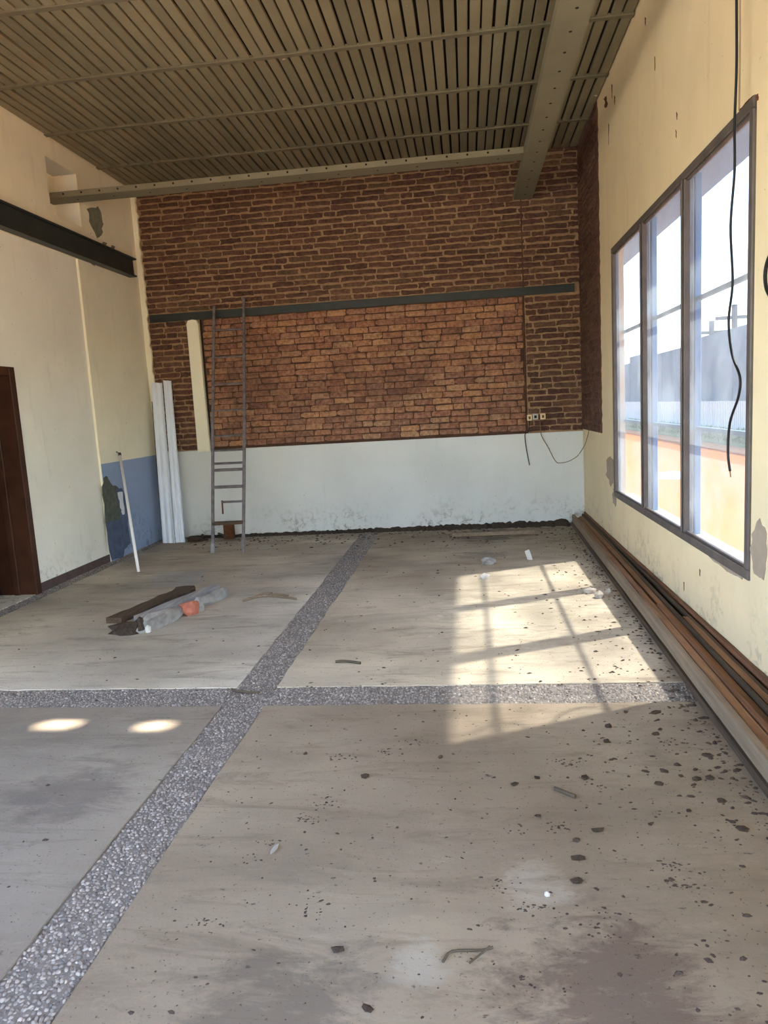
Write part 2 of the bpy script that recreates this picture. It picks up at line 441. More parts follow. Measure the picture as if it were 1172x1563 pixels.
# pebbles: tens of thousands of small stones pressed into the strips
def pebbles(rects, seed):
    rng = np.random.default_rng(seed); P = []
    for (x0, x1, y0, y1, d) in rects:
        nx, ny = int((x1 - x0) / d), int((y1 - y0) / d)
        gx, gy = np.meshgrid(np.linspace(x0 + d / 2, x1 - d / 2, nx), np.linspace(y0 + d / 2, y1 - d / 2, ny))
        p = np.stack([gx.ravel(), gy.ravel(), np.full(gx.size, d)], 1)
        p[:, :2] += rng.uniform(-d * 0.4, d * 0.4, (len(p), 2)); P.append(p)
    P = np.concatenate(P); n = len(P); k = 6
    ang = np.arange(k) * 2 * np.pi / k
    base = np.concatenate([np.stack([np.cos(ang), np.sin(ang), np.zeros(k)], 1),
                           np.stack([0.7 * np.cos(ang + .3), 0.7 * np.sin(ang + .3), np.full(k, .7)], 1), [[0, 0, 1.0]]])
    r = P[:, 2] * rng.uniform(0.45, 0.72, n); asp = rng.uniform(0.7, 1.3, n); rot = rng.uniform(0, 6.28, n)
    v = np.repeat(base[None], n, 0) * np.stack([r * asp, r / asp, P[:, 2] * rng.uniform(0.5, 1.05, n)], 1)[:, None, :]
    v[:, :, :2] += rng.normal(0, 0.0008, v[:, :, :2].shape)
    c, s = np.cos(rot)[:, None], np.sin(rot)[:, None]
    x = v[:, :, 0] * c - v[:, :, 1] * s + P[:, 0:1]; y = v[:, :, 0] * s + v[:, :, 1] * c + P[:, 1:2]
    V = np.stack([x, y, v[:, :, 2] - 0.013], 2).reshape(-1, 3)
    tri = [(i, (i + 1) % k, k + i) for i in range(k)] + [((i + 1) % k, k + (i + 1) % k, k + i) for i in range(k)] + [(k + i, k + (i + 1) % k, 2 * k) for i in range(k)]
    F = (np.array(tri)[None] + (np.arange(n) * (2 * k + 1))[:, None, None]).reshape(-1, 3)
    me = bpy.data.meshes.new('pebbles')
    me.vertices.add(len(V)); me.vertices.foreach_set('co', V.ravel())
    me.loops.add(F.size); me.loops.foreach_set('vertex_index', F.ravel())
    me.polygons.add(len(F)); me.polygons.foreach_set('loop_start', np.arange(0, F.size, 3)); me.polygons.foreach_set('loop_total', np.full(len(F), 3))
    me.update(calc_edges=True); me.materials.append(M['pebble'])
    o = link('pebbles', me, floor); o['kind'] = 'stuff'; return o
pebbles([(-1.385, -1.155, 1.2, 9.0, 0.014), (-3.9, -1.39, 3.655, 3.915, 0.014), (-1.15, 1.15, 3.655, 3.915, 0.014),
         (-4.13, -3.955, 4.5, 9.0, 0.015), (-4.0, 1.2, 9.03, 9.22, 0.018)], 3)

# back wall: mortar bed, dado, plaster return, single bricks
bw = grid_wall('Y', YB, YB + 0.3, [XN - 0.3, XR + 0.3], [-0.2, ZC + 0.25], set())
wall_back = struct(bw.build('wall_back', M['mortar']))
d = MB(); d.box(XL, XR, YB - 0.03, YB + 0.01, 0, DADO); d.build('plaster_dado', M['dado_white'], wall_back, bevel=0.004)
# ragged plaster return at the left corner
pr = MB(); zs = [DADO + (ZC - DADO) * i / 60 for i in range(61)]; r = random.Random(4)
ed = [-4.015 + r.uniform(-0.015, 0.015) for _ in zs]
for i in range(60):
    pr.add([(XL, YB - 0.035, zs[i]), (ed[i], YB - 0.035, zs[i]), (ed[i + 1], YB - 0.035, zs[i + 1]), (XL, YB - 0.035, zs[i + 1]),
            (ed[i], YB, zs[i]), (ed[i + 1], YB, zs[i + 1])], [(0, 1, 2, 3), (1, 4, 5, 2)])
pr.build('plaster_return', M['wall_cream'], wall_back)
# cream plaster strip left of the walled-up opening, rounded top
st = MB(); x0, x1 = -3.50, -3.345
top = [(x0, 2.74), (x0 + 0.02, 2.79), ((x0 + x1) / 2, 2.80), (x1 - 0.02, 2.79), (x1, 2.74)]
pts = [(x1 + 0.01, DADO - 0.02), (x1, 2.0)] + top[::-1] + [(x0, 2.0), (x0 - 0.005, DADO - 0.02)]
c = len(pts)
st.add([(p[0], YB - 0.05, p[1]) for p in pts] + [(p[0], YB + 0.01, p[1]) for p in pts],
       [tuple(range(c)), tuple(range(c, 2 * c))] + [(i, (i + 1) % c, c + (i + 1) % c, c + i) for i in range(c)])
st.build('plaster_strip', M['wall_cream'], wall_back, bevel=0.004)

def brick_variant(i, ragged):
    """unit brick (1 x 1 x 1, front face at y = -1) with a chipped, uneven front"""
    r = random.Random(100 + i); nx, nz = 4, 2; mb = MB(); V = []
    for k in range(nz + 1):
        for j in range(nx + 1):
            edge = (j in (0, nx)) + (k in (0, nz))
            V.append((j / nx - 0.5 + r.uniform(-1, 1) * ragged * 0.35 * (0.4 if 0 < j < nx else 1),
                      -1 + r.uniform(0, 0.25) + 0.35 * edge * (0.5 + r.random()),
                      k / nz - 0.5 + r.uniform(-1, 1) * ragged * (1.0 if k in (0, nz) else 0.4)))
    n = len(V); back = [(x, 0.0, z) for (x, y, z) in V]
    idx = lambda j, k: k * (nx + 1) + j
    F = [(idx(j, k), idx(j + 1, k), idx(j + 1, k + 1), idx(j, k + 1)) for k in range(nz) for j in range(nx)]
    rim = [idx(j, 0) for j in range(nx)] + [idx(nx, k) for k in range(nz)] + [idx(j, nz) for j in range(nx, 0, -1)] + [idx(0, k) for k in range(nz, 0, -1)]
    for a, b in zip(rim, rim[1:] + rim[:1]): F.append((a, a + n, b + n, b))
    return V + back, F

VAR_OLD = [brick_variant(i, 0.13) for i in range(14)]
VAR_INF = [brick_variant(50 + i, 0.05) for i in range(14)]
def brick_meshes(var, mat):
    out = []
    for V, F in var:
        me = bpy.data.meshes.new('brick'); me.from_pydata(V, [], F); me.update(); me.materials.append(mat); out.append(me)
    return out
ME_OLD = brick_meshes(VAR_OLD, M['brick_old']); ME_INF = brick_meshes(VAR_INF, M['brick_inf'])

def courses(x0, x1, z0, z1, pitch, lx, seed, joint, skip=None):
    """rectangles (cx, cz, w, h) of a running bond with hand-laid irregularity"""
    r = random.Random(seed); out = []; z = z0; row = 0
    nrow = max(1, round((z1 - z0) / pitch)); pitch = (z1 - z0) / nrow
    for row in range(nrow):
        z = z0 + row * pitch
        x = x0 - (lx * 0.5 if row % 2 else 0.0) + r.uniform(-0.05, 0.05)
        while x < x1 - 0.02:
            w = lx * r.choice((1, 1, 1, 1, 0.92, 1.06, 0.55))
            a, b = max(x, x0), min(x + w, x1)
            if b - a > 0.05:
                wob = r.uniform(-0.004, 0.004)
                out.append(((a + b) / 2, z + pitch / 2 + wob, b - a - joint, pitch - joint + r.uniform(-0.006, 0.004)))
            x += w
    return out
def lay(parent, rects, meshes, var, mat_joined, Y, depth, limit, seed, tilt=0.012):
    r = random.Random(seed); r.shuffle(rects)
    rects.sort(key=lambda q: -min(q[2], 0.2))
    single, rest = rects[:limit], rects[limit:]
    for (cx, cz, w, h) in single:
        o = bpy.data.objects.new('brick', r.choice(meshes)); COL.objects.link(o)
        o.parent = parent; o.location = Vector((cx, Y, cz)) - parent.location
        o.scale = (w, depth * r.uniform(0.6, 1.15), h); o.rotation_euler = (0, r.gauss(0, tilt), 0)
    if rest:
        mb = MB()
        for (cx, cz, w, h) in rest:
            V, F = r.choice(var); dd = depth * r.uniform(0.6, 1.15)
            mb.add([(cx + x * w, Y + y * dd, cz + z * h) for x, y, z in V], F)
        o = mb.build('brickwork', mat_joined, parent); o['kind'] = 'stuff'
old = courses(-4.02, XR, 2.90, ZC + 0.02, 0.0715, 0.285, 11, 0.019)
old += courses(-4.02, -3.50, DADO + 0.01, 2.80, 0.0725, 0.27, 12, 0.018)
old += courses(0.735, XR, DADO + 0.01, 2.78, 0.0725, 0.27, 13, 0.018)
lay(wall_back, old, ME_OLD, VAR_OLD, M['brick_old_i'], YB, 0.016, 300, 21)

# the walled-up opening: newer orange brick with dark recessed joints
ib = MB(); ib.box(-3.31, 0.72, YB - 0.012, YB + 0.02, DADO, 2.80)
infill = struct(ib.build('wall_back_infill', M['mortar_dark'], origin=(-1.3, YB, DADO)))
lay(infill, courses(-3.31, 0.715, DADO + 0.03, 2.79, 0.0755, 0.245, 14, 0.011), ME_INF, VAR_INF, M['brick_inf_i'], YB - 0.010, 0.020, 300, 22, 0.008)
mm = MB(); mm.box(-3.335, -3.315, YB - 0.006, YB + 0.01, DADO, 2.80); mm.build('joint_gap', M['hole'], wall_back)
mm = MB(); mm.box(0.722, 0.736, YB - 0.008, YB + 0.01, DADO, 3.9); mm.build('joint_gap', M['mortar_dark'], wall_back)

# right wall with the window opening; bare brick next to the back corner
WY0, WY1, WZ0, WZ1 = 3.83, 7.28, 0.57, 2.90
V0, V1 = -3.4, 1.0  # extent of the light opening added beside the camera
us = [YF - 0.3, V0, V1, WY0, WY1, YB + 0.3]; zs = [-0.2, WZ0, WZ1, ZC + 0.04]
wall_right = struct(grid_wall('X', XR, XR + 0.10, us, zs, {(1, 1), (3, 1)}).build('wall_right', M['wall_right']))
r = random.Random(9); mb = MB(); n = 70
zz = [DADO + 0.02 + (ZC - DADO - 0.02) * i / n for i in range(n + 1)]; ee = [7.93 + r.uniform(-0.02, 0.02) for _ in zz]
for i in range(n):
    mb.add([(XR - 0.008, ee[i], zz[i]), (XR - 0.008, YB, zz[i]), (XR - 0.008, YB, zz[i + 1]), (XR - 0.008, ee[i + 1], zz[i + 1]), (XR, ee[i], zz[i]), (XR, ee[i + 1], zz[i + 1])],
           [(0, 1, 2, 3), (0, 3, 5, 4)])
mb.add([(XR - 0.008, 7.93, zz[0]), (XR, 7.93, zz[0]), (XR, YB, zz[0]), (XR - 0.008, YB, zz[0])], [(0, 1, 2, 3)])
mb.build('mortar_bed', M['mortar_red'], wall_right)
rb = MB()
for (cy, cz, w, h) in courses(7.95, YB, DADO + 0.03, ZC, 0.0715, 0.27, 15, 0.016):
    V, F = r.choice(VAR_OLD); dd = 0.016 * r.uniform(0.6, 1.2)
    rb.add([(XR - 0.006 + y * dd, cy + x * w, cz + z * h) for x, y, z in V], F)
rbo = rb.build('brickwork', M['brick_old_i'], wall_right); rbo['kind'] = 'stuff'

# left wall: door opening, niche; thicker plaster below the steel beam
DY0, DY1, DZ = 5.35, 6.33, 2.08
NY0, NY1, NZ0, NZ1 = 7.31, 7.90, 3.68, 4.23
YJ = 7.74                                             # where the facing steps out
LV0, LV1, LZ0, LZ1 = -3.5, 3.2, 1.3, 3.4            # unseen opening added in this wall to light the room
us = [YF - 0.3, LV0, LV1, DY0, DY1, NY0, NY1, YB + 0.3]; zs = [-0.2, 0.0, LZ0, DZ, LZ1, NZ0, NZ1, ZC + 0.25]
wall_left = struct(grid_wall('X', XN - 0.35, XN, us, zs, {(1, 2), (1, 3), (3, 1), (3, 2), (5, 5)}).build('wall_left', M['wall_cream_lit']))
mb = MB(); mb.box(XN - 0.36, XN - 0.24, NY0 - 0.05, NY1 + 0.05, NZ0 - 0.05, NZ1 + 0.05); mb.build('niche_back', M['wall_cream'], wall_left)
# plaster facing: thicker above the steel beam and next to the back corner
g = grid_wall('X', XN, XL, [YF, NY0, YJ, NY1, YB], [0.0, 3.32, NZ0, NZ1, ZC + 0.1], {(0, 0), (1, 0), (1, 2), (2, 2)})
g.build('plaster_facing', M['wall_cream'], wall_left)
mb = MB(); mb.box(XL, XL + 0.006, YJ, YB - 0.03, 0, 1.11); mb.build('blue_dado', M['dado_blue'], wall_left)
# front wall (behind the camera) with a wide unseen opening added for sky light
us = [XL - 0.4, -2.6, 0.2, XR + 0.3]; zs = [-0.2, 0.0, 2.5, ZC + 0.25]
wall_front = struct(grid_wall('Y', YF - 0.3, YF, us, zs, {(1, 1)}).build('wall_front', M['wall_cream']))

# baseboard left of the jog
mb = MB(); mb.box(XN, XN + 0.015, DY1 + 0.05, YJ, 0, 0.085)
struct(mb.build('baseboard_left', M['base_dark'], bevel=0.003))

# ceiling: deck with slats between cross battens
SP = [(-2.17, 3.43, 0.19, 0.075), (-1.63, 3.41, 0.14, 0.07)]          # two small holes in the roof let sun spots through
HOLES = [(x + SUN_DIR.x / SUN_DIR.z * ZC, y + SUN_DIR.y / SUN_DIR.z * ZC, w, h) for (x, y, w, h) in SP]
xs = sorted([XN - 0.3, XR + 0.3] + [q for h in HOLES for q in (h[0] - h[2] / 2, h[0] + h[2] / 2)])
ys = sorted(set([YF - 0.3, YB + 0.3] + [q for h in HOLES for q in (h[1] - h[3] / 2, h[1] + h[3] / 2)]))
mb = MB(); zd = ZC + 0.045
for i in range(len(xs) - 1):
    for j in range(len(ys) - 1):
        cx, cy = (xs[i] + xs[i + 1]) / 2, (ys[j] + ys[j + 1]) / 2
        if any(abs(cx - h[0]) < h[2] / 2 and abs(cy - h[1]) < h[3] / 2 for h in HOLES): continue
        mb.add([(xs[i], ys[j], zd), (xs[i + 1], ys[j], zd), (xs[i + 1], ys[j + 1], zd), (xs[i], ys[j + 1], zd)], [(0, 1, 2, 3)])
ceiling = struct(mb.build('ceiling', M['deck']))
BAT = [9.46 - 1.05 * k for k in range(0, 14)]
PITCH_S = 0.0975; NS = round((XR - XL) / PITCH_S); SW = 0.079
def slat_mesh(length):
    mb = MB(); w = SW / 2
    prof = [(-w, 0.03), (-w, 0.004), (-w + 0.005, 0.0), (w - 0.005, 0.0), (w, 0.004), (w, 0.03)]
    n = len(prof)
    mb.add([(x, 0, z) for x, z in prof] + [(x, length, z) for x, z in prof],
           [(i, i + 1, n + i + 1, n + i) for i in range(n - 1)] + [tuple(range(n)), tuple(range(n, 2 * n))])
    me = mb.mesh('slat'); me.materials.append(M['slat']); return me
near = MB(); r = random.Random(31); cache = {}
for k in range(len(BAT) - 1):
    y1, y0 = min(BAT[k] - 0.02, YB), BAT[k + 1] + 0.02
    y0 = max(y0, YF)
    if y1 <= y0 + 0.05: continue
    for i in range(NS):
        x = XL + (i + 0.5) * (XR - XL) / NS
        spans = [(y0, y1)]
        for h in HOLES:
            if abs(x - h[0]) < h[2] / 2 + SW / 2 and y0 < h[1] < y1:
                spans = [(y0, h[1] - h[3] / 2), (h[1] + h[3] / 2, y1)]
        for (a, b) in spans:
            key = round(b - a, 3)
            if key not in cache: cache[key] = slat_mesh(b - a)
            me = cache[key]
            if y1 > 5.0:
                o = bpy.data.objects.new('slat', me); COL.objects.link(o); o.parent = ceiling
                o.location = (x + r.uniform(-0.004, 0.004), a, ZC + r.uniform(-0.002, 0.004))
            else:
                near.add([(v.co.x + x, v.co.y + a, v.co.z + ZC) for v in me.vertices], [tuple(p.vertices) for p in me.polygons])
o = near.build('slats', M['slat'], ceiling); o['kind'] = 'stuff'
for yb in BAT[1:]:
    if yb < YF: continue
    mb = MB(); mb.box(XL, XR, yb - 0.028, yb + 0.028, ZC - 0.010, ZC + 0.02); mb.build('batten', M['batten'], ceiling, bevel=0.003)

# ------------------------------------------------------------------ window in the right wall
win = struct(empty('window_1', (XR, (WY0 + WY1) / 2, WZ0)))
fx0, fx1 = XR - 0.015, XR + 0.045
fw = 0.055
def wbar(name, y0, y1, z0, z1, x0=fx0, x1=fx1, mat='win_frame', bev=0.006):
    mb = MB(); mb.box(x0, x1, y0, y1, z0, z1); return mb.build(name, M[mat], win, bevel=bev)
wbar('frame_top', WY0, WY1, WZ1 - fw, WZ1); wbar('frame_bottom', WY0, WY1, WZ0, WZ0 + fw)
wbar('frame_jamb', WY0, WY0 + fw, WZ0 + fw, WZ1 - fw); wbar('frame_jamb', WY1 - fw, WY1, WZ0 + fw, WZ1 - fw)
MUL = [4.97, 6.08]
for y in MUL:
    wbar('mullion', y - 0.03, y + 0.03, WZ0 + fw, WZ1 - fw)
    wbar('mullion_rib', y - 0.012, y + 0.012, WZ0 + fw, WZ1 - fw, fx0 - 0.012, fx0)
edges = [WY0 + fw] + [q for y in MUL for q in (y - 0.03, y + 0.03)] + [WY1 - fw]
for i in range(3):
    a, b = edges[2 * i], edges[2 * i + 1]
    mb = MB(); X = XR + 0.018
    mb.add([(X, a, WZ0 + fw), (X, b, WZ0 + fw), (X, b, WZ1 - fw), (X, a, WZ1 - fw)], [(0, 1, 2, 3)])
    mb.build('pane', M['glass'], win)
    # glazing beads
    for (z0, z1) in ((WZ0 + fw, WZ0 + fw + 0.014), (WZ1 - fw - 0.014, WZ1 - fw)):
        wbar('glazing_bead', a, b, z0, z1, XR - 0.002, XR + 0.016, 'win_frame', 0.002)
# outer grille and sill
gx = XR + 0.10
for y in (5.09, 6.20):
    wbar('grille_post', y - 0.055, y + 0.055, WZ0, WZ1, gx - 0.02, gx + 0.02, 'grille', 0.003)
for z in (2.13, 1.30):
    wbar('grille_bar', WY0, WY1, z - 0.014, z + 0.014, gx - 0.012, gx + 0.012, 'grille', 0.002)
wbar('sill', WY0, WY1, WZ0 - 0.03, WZ0 + 0.025, XR + 0.05, XR + 0.17, 'sill', 0.004)

# unseen unglazed opening beside the camera, added to light the room
light_opening = struct(empty('added_light_opening', (XR, (V0 + V1) / 2, WZ0)))
for (nm, a, b, c, e) in (('frame_top', V0, V1, WZ1 - fw, WZ1), ('frame_bottom', V0, V1, WZ0, WZ0 + fw), ('frame_jamb', V0, V0 + fw, WZ0 + fw, WZ1 - fw),
                         ('frame_jamb', V1 - fw, V1, WZ0 + fw, WZ1 - fw), ('mullion', -1.93, -1.87, WZ0 + fw, WZ1 - fw), ('mullion', -0.53, -0.47, WZ0 + fw, WZ1 - fw)):
    mb = MB(); mb.box(fx0, fx1, a, b, c, e); mb.build(nm, M['win_frame'], light_opening, bevel=0.006)

# door opening in the left wall: wooden frame, dim room behind
door = struct(empty('door_1', (XN, DY1, 0)))
def dbar(name, x0, x1, y0, y1, z0, z1, mat='door_wood'):
    mb = MB(); mb.box(x0, x1, y0, y1, z0, z1); return mb.build(name, M[mat], door, bevel=0.004)
dbar('jamb', XN - 0.35, XN + 0.02, DY1 - 0.04, DY1 + 0.04, -0.012, DZ + 0.03)
dbar('jamb', XN - 0.35, XN + 0.02, DY0 - 0.04, DY0 + 0.04, -0.012, DZ + 0.03)
dbar('door_head', XN - 0.35, XN + 0.02, DY0 + 0.04, DY1 - 0.04, DZ - 0.05, DZ + 0.03)
dbar('door_stop', XN - 0.20, XN - 0.14, DY1 - 0.065, DY1 - 0.04, 0, DZ - 0.05)
# the dim room beyond
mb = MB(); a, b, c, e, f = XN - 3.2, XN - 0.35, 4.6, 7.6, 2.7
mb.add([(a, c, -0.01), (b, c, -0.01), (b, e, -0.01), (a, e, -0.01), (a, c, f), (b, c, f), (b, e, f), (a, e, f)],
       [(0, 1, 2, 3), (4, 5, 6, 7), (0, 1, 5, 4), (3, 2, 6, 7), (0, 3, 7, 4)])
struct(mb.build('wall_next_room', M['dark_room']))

# ------------------------------------------------------------------ worn patches on the walls
def px_patch(name, pix, plane, val, normal, mat, parent, amp=1.2, seed=1, thick=0.004):
    f = on_x if plane == 'X' else on_y
    return patch(name, [f(x, y, val) for x, y in jag(pix, amp, seed)], normal, thick, M[mat], parent)
px_patch('bare_render', [(133, 318), (150, 316), (157, 338), (155, 360), (149, 364), (138, 345)], 'X', XL, (1, 0, 0), 'cement_patch', wall_left, 1.4, 1)
px_patch('bare_render', [(157, 369), (163, 371), (161, 376), (156, 374)], 'X', XL, (1, 0, 0), 'cement_patch', wall_left, 0.5, 2)
px_patch('bare_render', [(170, 374), (175, 376), (174, 380), (169, 378)], 'X', XL, (1, 0, 0), 'cement_patch', wall_left, 0.5, 3)
px_patch('bare_render', [(137, 396), (147, 400), (144, 406), (139, 403)], 'X', XL, (1, 0, 0), 'cement_patch', wall_left, 0.5, 4)
XD = XL + 0.006
px_patch('bare_render', [(155, 742), (160, 726), (170, 738), (180, 746), (183, 790), (178, 795), (162, 798)], 'X', XD, (1, 0, 0), 'dark_patch', wall_left, 1.6, 5)
px_patch('worn_paint', [(160, 796), (184, 790), (190, 830), (188, 851), (170, 855)], 'X', XD, (1, 0, 0), 'slate_patch', wall_left, 1.0, 6, 0.003)
px_patch('worn_paint', [(178, 747), (186, 745), (193, 760), (195, 800), (199, 830), (186, 842), (183, 792)], 'X', XD, (1, 0, 0), 'slate_patch', wall_left, 1.0, 7, 0.0055)
px_patch('white_filler', [(179, 751), (186, 751), (188, 768), (190, 784), (186, 786), (182, 770)], 'X', XD, (1, 0, 0), 'white_patch', wall_left, 0.8, 8, 0.009)
px_patch('bare_render', [(926, 702), (932, 696), (937, 706), (937, 735), (933, 742), (926, 725)], 'X', XR, (-1, 0, 0), 'brown_patch', wall_right, 1.1, 9)
px_patch('bare_render', [(936, 746), (940, 752), (940, 774), (935, 764)], 'X', XR, (-1, 0, 0), 'brown_patch', wall_right, 1.0, 10)
px_patch('bare_render', [(1148, 815), (1160, 790), (1169, 812), (1172, 850), (1166, 885), (1152, 876), (1146, 845)], 'X', XR, (-1, 0, 0), 'brown_patch', wall_right, 1.7, 11)
px_patch('bare_render', [(1070, 836), (1105, 856), (1133, 872), (1134, 884), (1110, 872), (1085, 852)], 'X', XR, (-1, 0, 0), 'brown_patch', wall_right, 0.8, 12)
px_patch('rust_stain', [(1128, 168), (1150, 146), (1158, 143), (1157, 152), (1135, 172)], 'X', XR, (-1, 0, 0), 'rust', wall_right, 0.8, 13)
px_patch('rust_stain', [(922, 150), (926, 146), (927, 162), (924, 165)], 'X', XR, (-1, 0, 0), 'rust', wall_right, 1.0, 14)

for i, (x, y0, y1, w) in enumerate(((985, 26, 40, 1.2), (999.5, 86, 108, 0.9), (1033, 171, 183, 1.6), (1032, 198, 211, 1.1), (929, 188, 222, 0.8), (938, 146, 160, 1.2), (934, 128, 150, 1.0), (1044, 888, 902, 1.3), (1068, 868, 880, 1.2))):
    px_patch('drip_stain', [(x - w * 0.5, y0), (x + w * 0.5, y0 + 2), (x + w * 0.3, y1), (x - w * 0.25, y1 - 3)], 'X', XR, (-1, 0, 0), 'rust', wall_right, 0.3, 60 + i, 0.002)

# ------------------------------------------------------------------ steel beams
def holes_under(parent, pts, r, nrm='Z'):
    for p in pts:
        mb = MB(); v = []; k = 8
        ax = {'Z': ((1, 0, 0), (0, 1, 0), (0, 0, 1)), 'Y': ((1, 0, 0), (0, 0, 1), (0, 1, 0))}[nrm]
        A, B, N = (Vector(q) for q in ax)
        c = Vector(p)
        ring = [c + A * math.cos(i * 2 * math.pi / k) * r + B * math.sin(i * 2 * math.pi / k) * r for i in range(k)]
        mb.add([q + N * 0.004 for q in ring] + [q - N * 0.002 for q in ring], [tuple(range(k)), tuple(range(k, 2 * k))] + [(i, (i + 1) % k, k + (i + 1) % k, k + i) for i in range(k)])
        mb.build('bolt', M['hole'], parent)
# long beam along the room under the ceiling
ZB = 3.905
t = tag(empty('steel_beam', (0.755, YB, ZB)), 'wide beige painted steel beam with bolt rows running under ceiling slats into brick wall', 'beam', None)
mb = MB(); x0, x1 = 0.645, 0.865
prof = [(x0, ZB), (x1, ZB), (x1, ZB + 0.075), (x1 - 0.02, ZB + 0.075), (x1 - 0.02, ZB + 0.012), (x0 + 0.02, ZB + 0.012), (x0 + 0.02, ZB + 0.075), (x0, ZB + 0.075)]
n = len(prof)
mb.add([(x, YF, z) for x, z in prof] + [(x, YB + 0.02, z) for x, z in prof], [(i, (i + 1) % n, n + (i + 1) % n, n + i) for i in range(n)])
mb.build('channel', M['beam'], t)
mb = MB(); mb.box(0.745, 0.765, YF, YB, ZB + 0.012, ZB + 0.09); mb.build('web', M['beam'], t)
holes_under(t, [(0.765, 4.4 + 0.29 * i, ZB) for i in range(17)], 0.011)
# cross beam from the niche
ZX = 3.919
t = tag(empty('steel_beam', (-4.3, 7.73, ZX)), 'narrow perforated steel channel spanning from wall niche to the long beam', 'beam')
mb = MB(); mb.box(XN - 0.24, 0.645, 7.62, 7.845, ZX, ZX + 0.06); mb.build('channel', M['beam'], t, bevel=0.004)
holes_under(t, [(-4.1 + 0.2 * i, 7.62, ZX + 0.033) for i in range(24)], 0.011, 'Y')
holes_under(t, [(-4.0 + 0.4 * i, 7.73, ZX) for i in range(12)], 0.010)
# dark beam along the left wall
t = tag(empty('steel_beam', (XL, 7.0, 3.32)), 'dark steel I-beam along the cream left wall below niche', 'beam')
mb = MB(); x = XL + 0.10
mb.box(XN - 0.05, x - 0.035, 0.5, 8.96, 3.34, 3.53); mb.build('web', M['black_steel'], t)
mb = MB(); mb.box(XN - 0.05, x, 0.5, 8.99, 3.53, 3.548); mb.build('flange', M['black_steel'], t)
mb = MB(); mb.box(XN - 0.05, x, 0.5, 8.96, 3.322, 3.34); mb.build('flange', M['black_steel'], t)
# lintel on the back wall
t = tag(empty('steel_beam', (-1.3, YB, 2.80)), 'dark flat steel lintel along the brick wall above the walled-up opening', 'beam')
mb = MB(); mb.box(-3.99, 1.33, YB - 0.022, YB + 0.01, 2.80, 2.89); mb.build('web', M['black_steel'], t, bevel=0.002)
mb = MB(); mb.box(-3.99, 1.33, YB - 0.034, YB + 0.01, 2.880, 2.892); mb.build('flange', M['black_steel'], t)
mb = MB(); mb.box(-3.99, 1.33, YB - 0.034, YB + 0.01, 2.797, 2.809); mb.build('flange', M['black_steel'], t)

# ------------------------------------------------------------------ ladder
lb = [Vector((-2.985, 8.02, 0)), Vector((-2.61, 7.98, 0))]
lt = [Vector((-3.11, 9.19, 2.94)), Vector((-2.72, 9.19, 3.02))]
lad = tag(empty('ladder', lb[0]), 'tall worn grey iron ladder leaning on the brick wall', 'ladder')
for i in range(2):
    mb = MB(); mid = lb[i].lerp(lt[i], 0.5) + Vector((0.012 * (1 if i else -1), 0, 0))
    mb.bar(lb[i], mid, 0.034, 0.022); mb.bar(mid, lt[i], 0.030, 0.022)
    mb.build('rail', M['ladder'], lad)
def rail_at(i, ypix):
    lo, hi = 0.0, 1.0
    for _ in range(40):
        m = (lo + hi) / 2; p = lb[i].lerp(lt[i], m); q = p - EYE
        y = H / 2 - FPX * q.dot(UP) / q.dot(FWD)
        if y > ypix: lo = m
        else: hi = m
    return lo
for (yp, th, part) in ((706, 0.022, 1), (716, 0.03, 1), (742, 0.032, 1), (765, 0.02, 0.7), (686, 0.02, 1), (664, 0.02, 1), (625, 0.016, 1), (584.5, 0.016, 1), (543.5, 0.016, 1), (502, 0.016, 1)):
    a, b = lb[0].lerp(lt[0], rail_at(0, yp + 2.0)), lb[1].lerp(lt[1], rail_at(1, yp))
    if part < 1: a = b.lerp(a, part)
    mb = MB(); mb.bar(a, b, 0.02, th, (0, 1, 0.4)); mb.build('rung', M['ladder'], lad)
    if part < 1:
        mb = MB(); mb.bar(a + Vector((0, 0, 0.02)), a - Vector((0, 0.01, 0.14)), 0.016, 0.012); mb.build('broken_rung_end', M['rust'], lad)
k = rail_at(1, 797); a, b = lb[0].lerp(lt[0], k), lb[1].lerp(lt[1], k)
mb = MB(); mb.bar(a, b, 0.05, 0.035, (0, 1, 0.1)); mb.build('wooden_step', M['wood_dark'], lad)
mb = MB(); mb.bar(lb[0], lb[0].lerp(lt[0], 0.036), 0.042, 0.034); mb.build('foot', M['wood_pale'], lad)

# ------------------------------------------------------------------ boards and panels
def leaning_panel(bl, br, tl, tr, thick, ribs, mat, name, label, cat, group=None):
    bl, br, tl, tr = map(Vector, (bl, br, tl, tr))
    u = (br - bl); n = (br - bl).cross(tl - bl).normalized()
    if n.y > 0: n = -n
    mb = MB(); k = 4 * ribs + 1; F = []; V = []
    for end in ((bl, br), (tl, tr)):
        for i in range(k):
            f = i / (k - 1); p = end[0].lerp(end[1], f)
            V.append(p + n * (thick if (i % 4) in (0, 1) or ribs == 0 else thick * 0.35))
    for end in ((bl, br), (tl, tr)):
        for i in range(k): V.append(end[0].lerp(end[1], i / (k - 1)))
    for i in range(k - 1):
        F += [(i, i + 1, k + i + 1, k + i), (2 * k + i, 2 * k + i + 1, 3 * k + i + 1, 3 * k + i), (i, i + 1, 2 * k + i + 1, 2 * k + i), (k + i, k + i + 1, 3 * k + i + 1, 3 * k + i)]
    F += [(0, k, 3 * k, 2 * k), (k - 1, 2 * k - 1, 4 * k - 1, 3 * k - 1)]
    mb.add(V, F)
    o = mb.build(name, M[mat], origin=bl); tag(o, label, cat, group); return o
leaning_panel((-3.92, 8.84, 0), (-3.76, 8.80, 0), (-4.01, 9.17, 2.04), (-3.88, 9.17, 2.03), 0.03, 2, 'white_pvc', 'wall_panel',
              'wider white plastic panel leaning in the corner beside blue dado', 'panel')
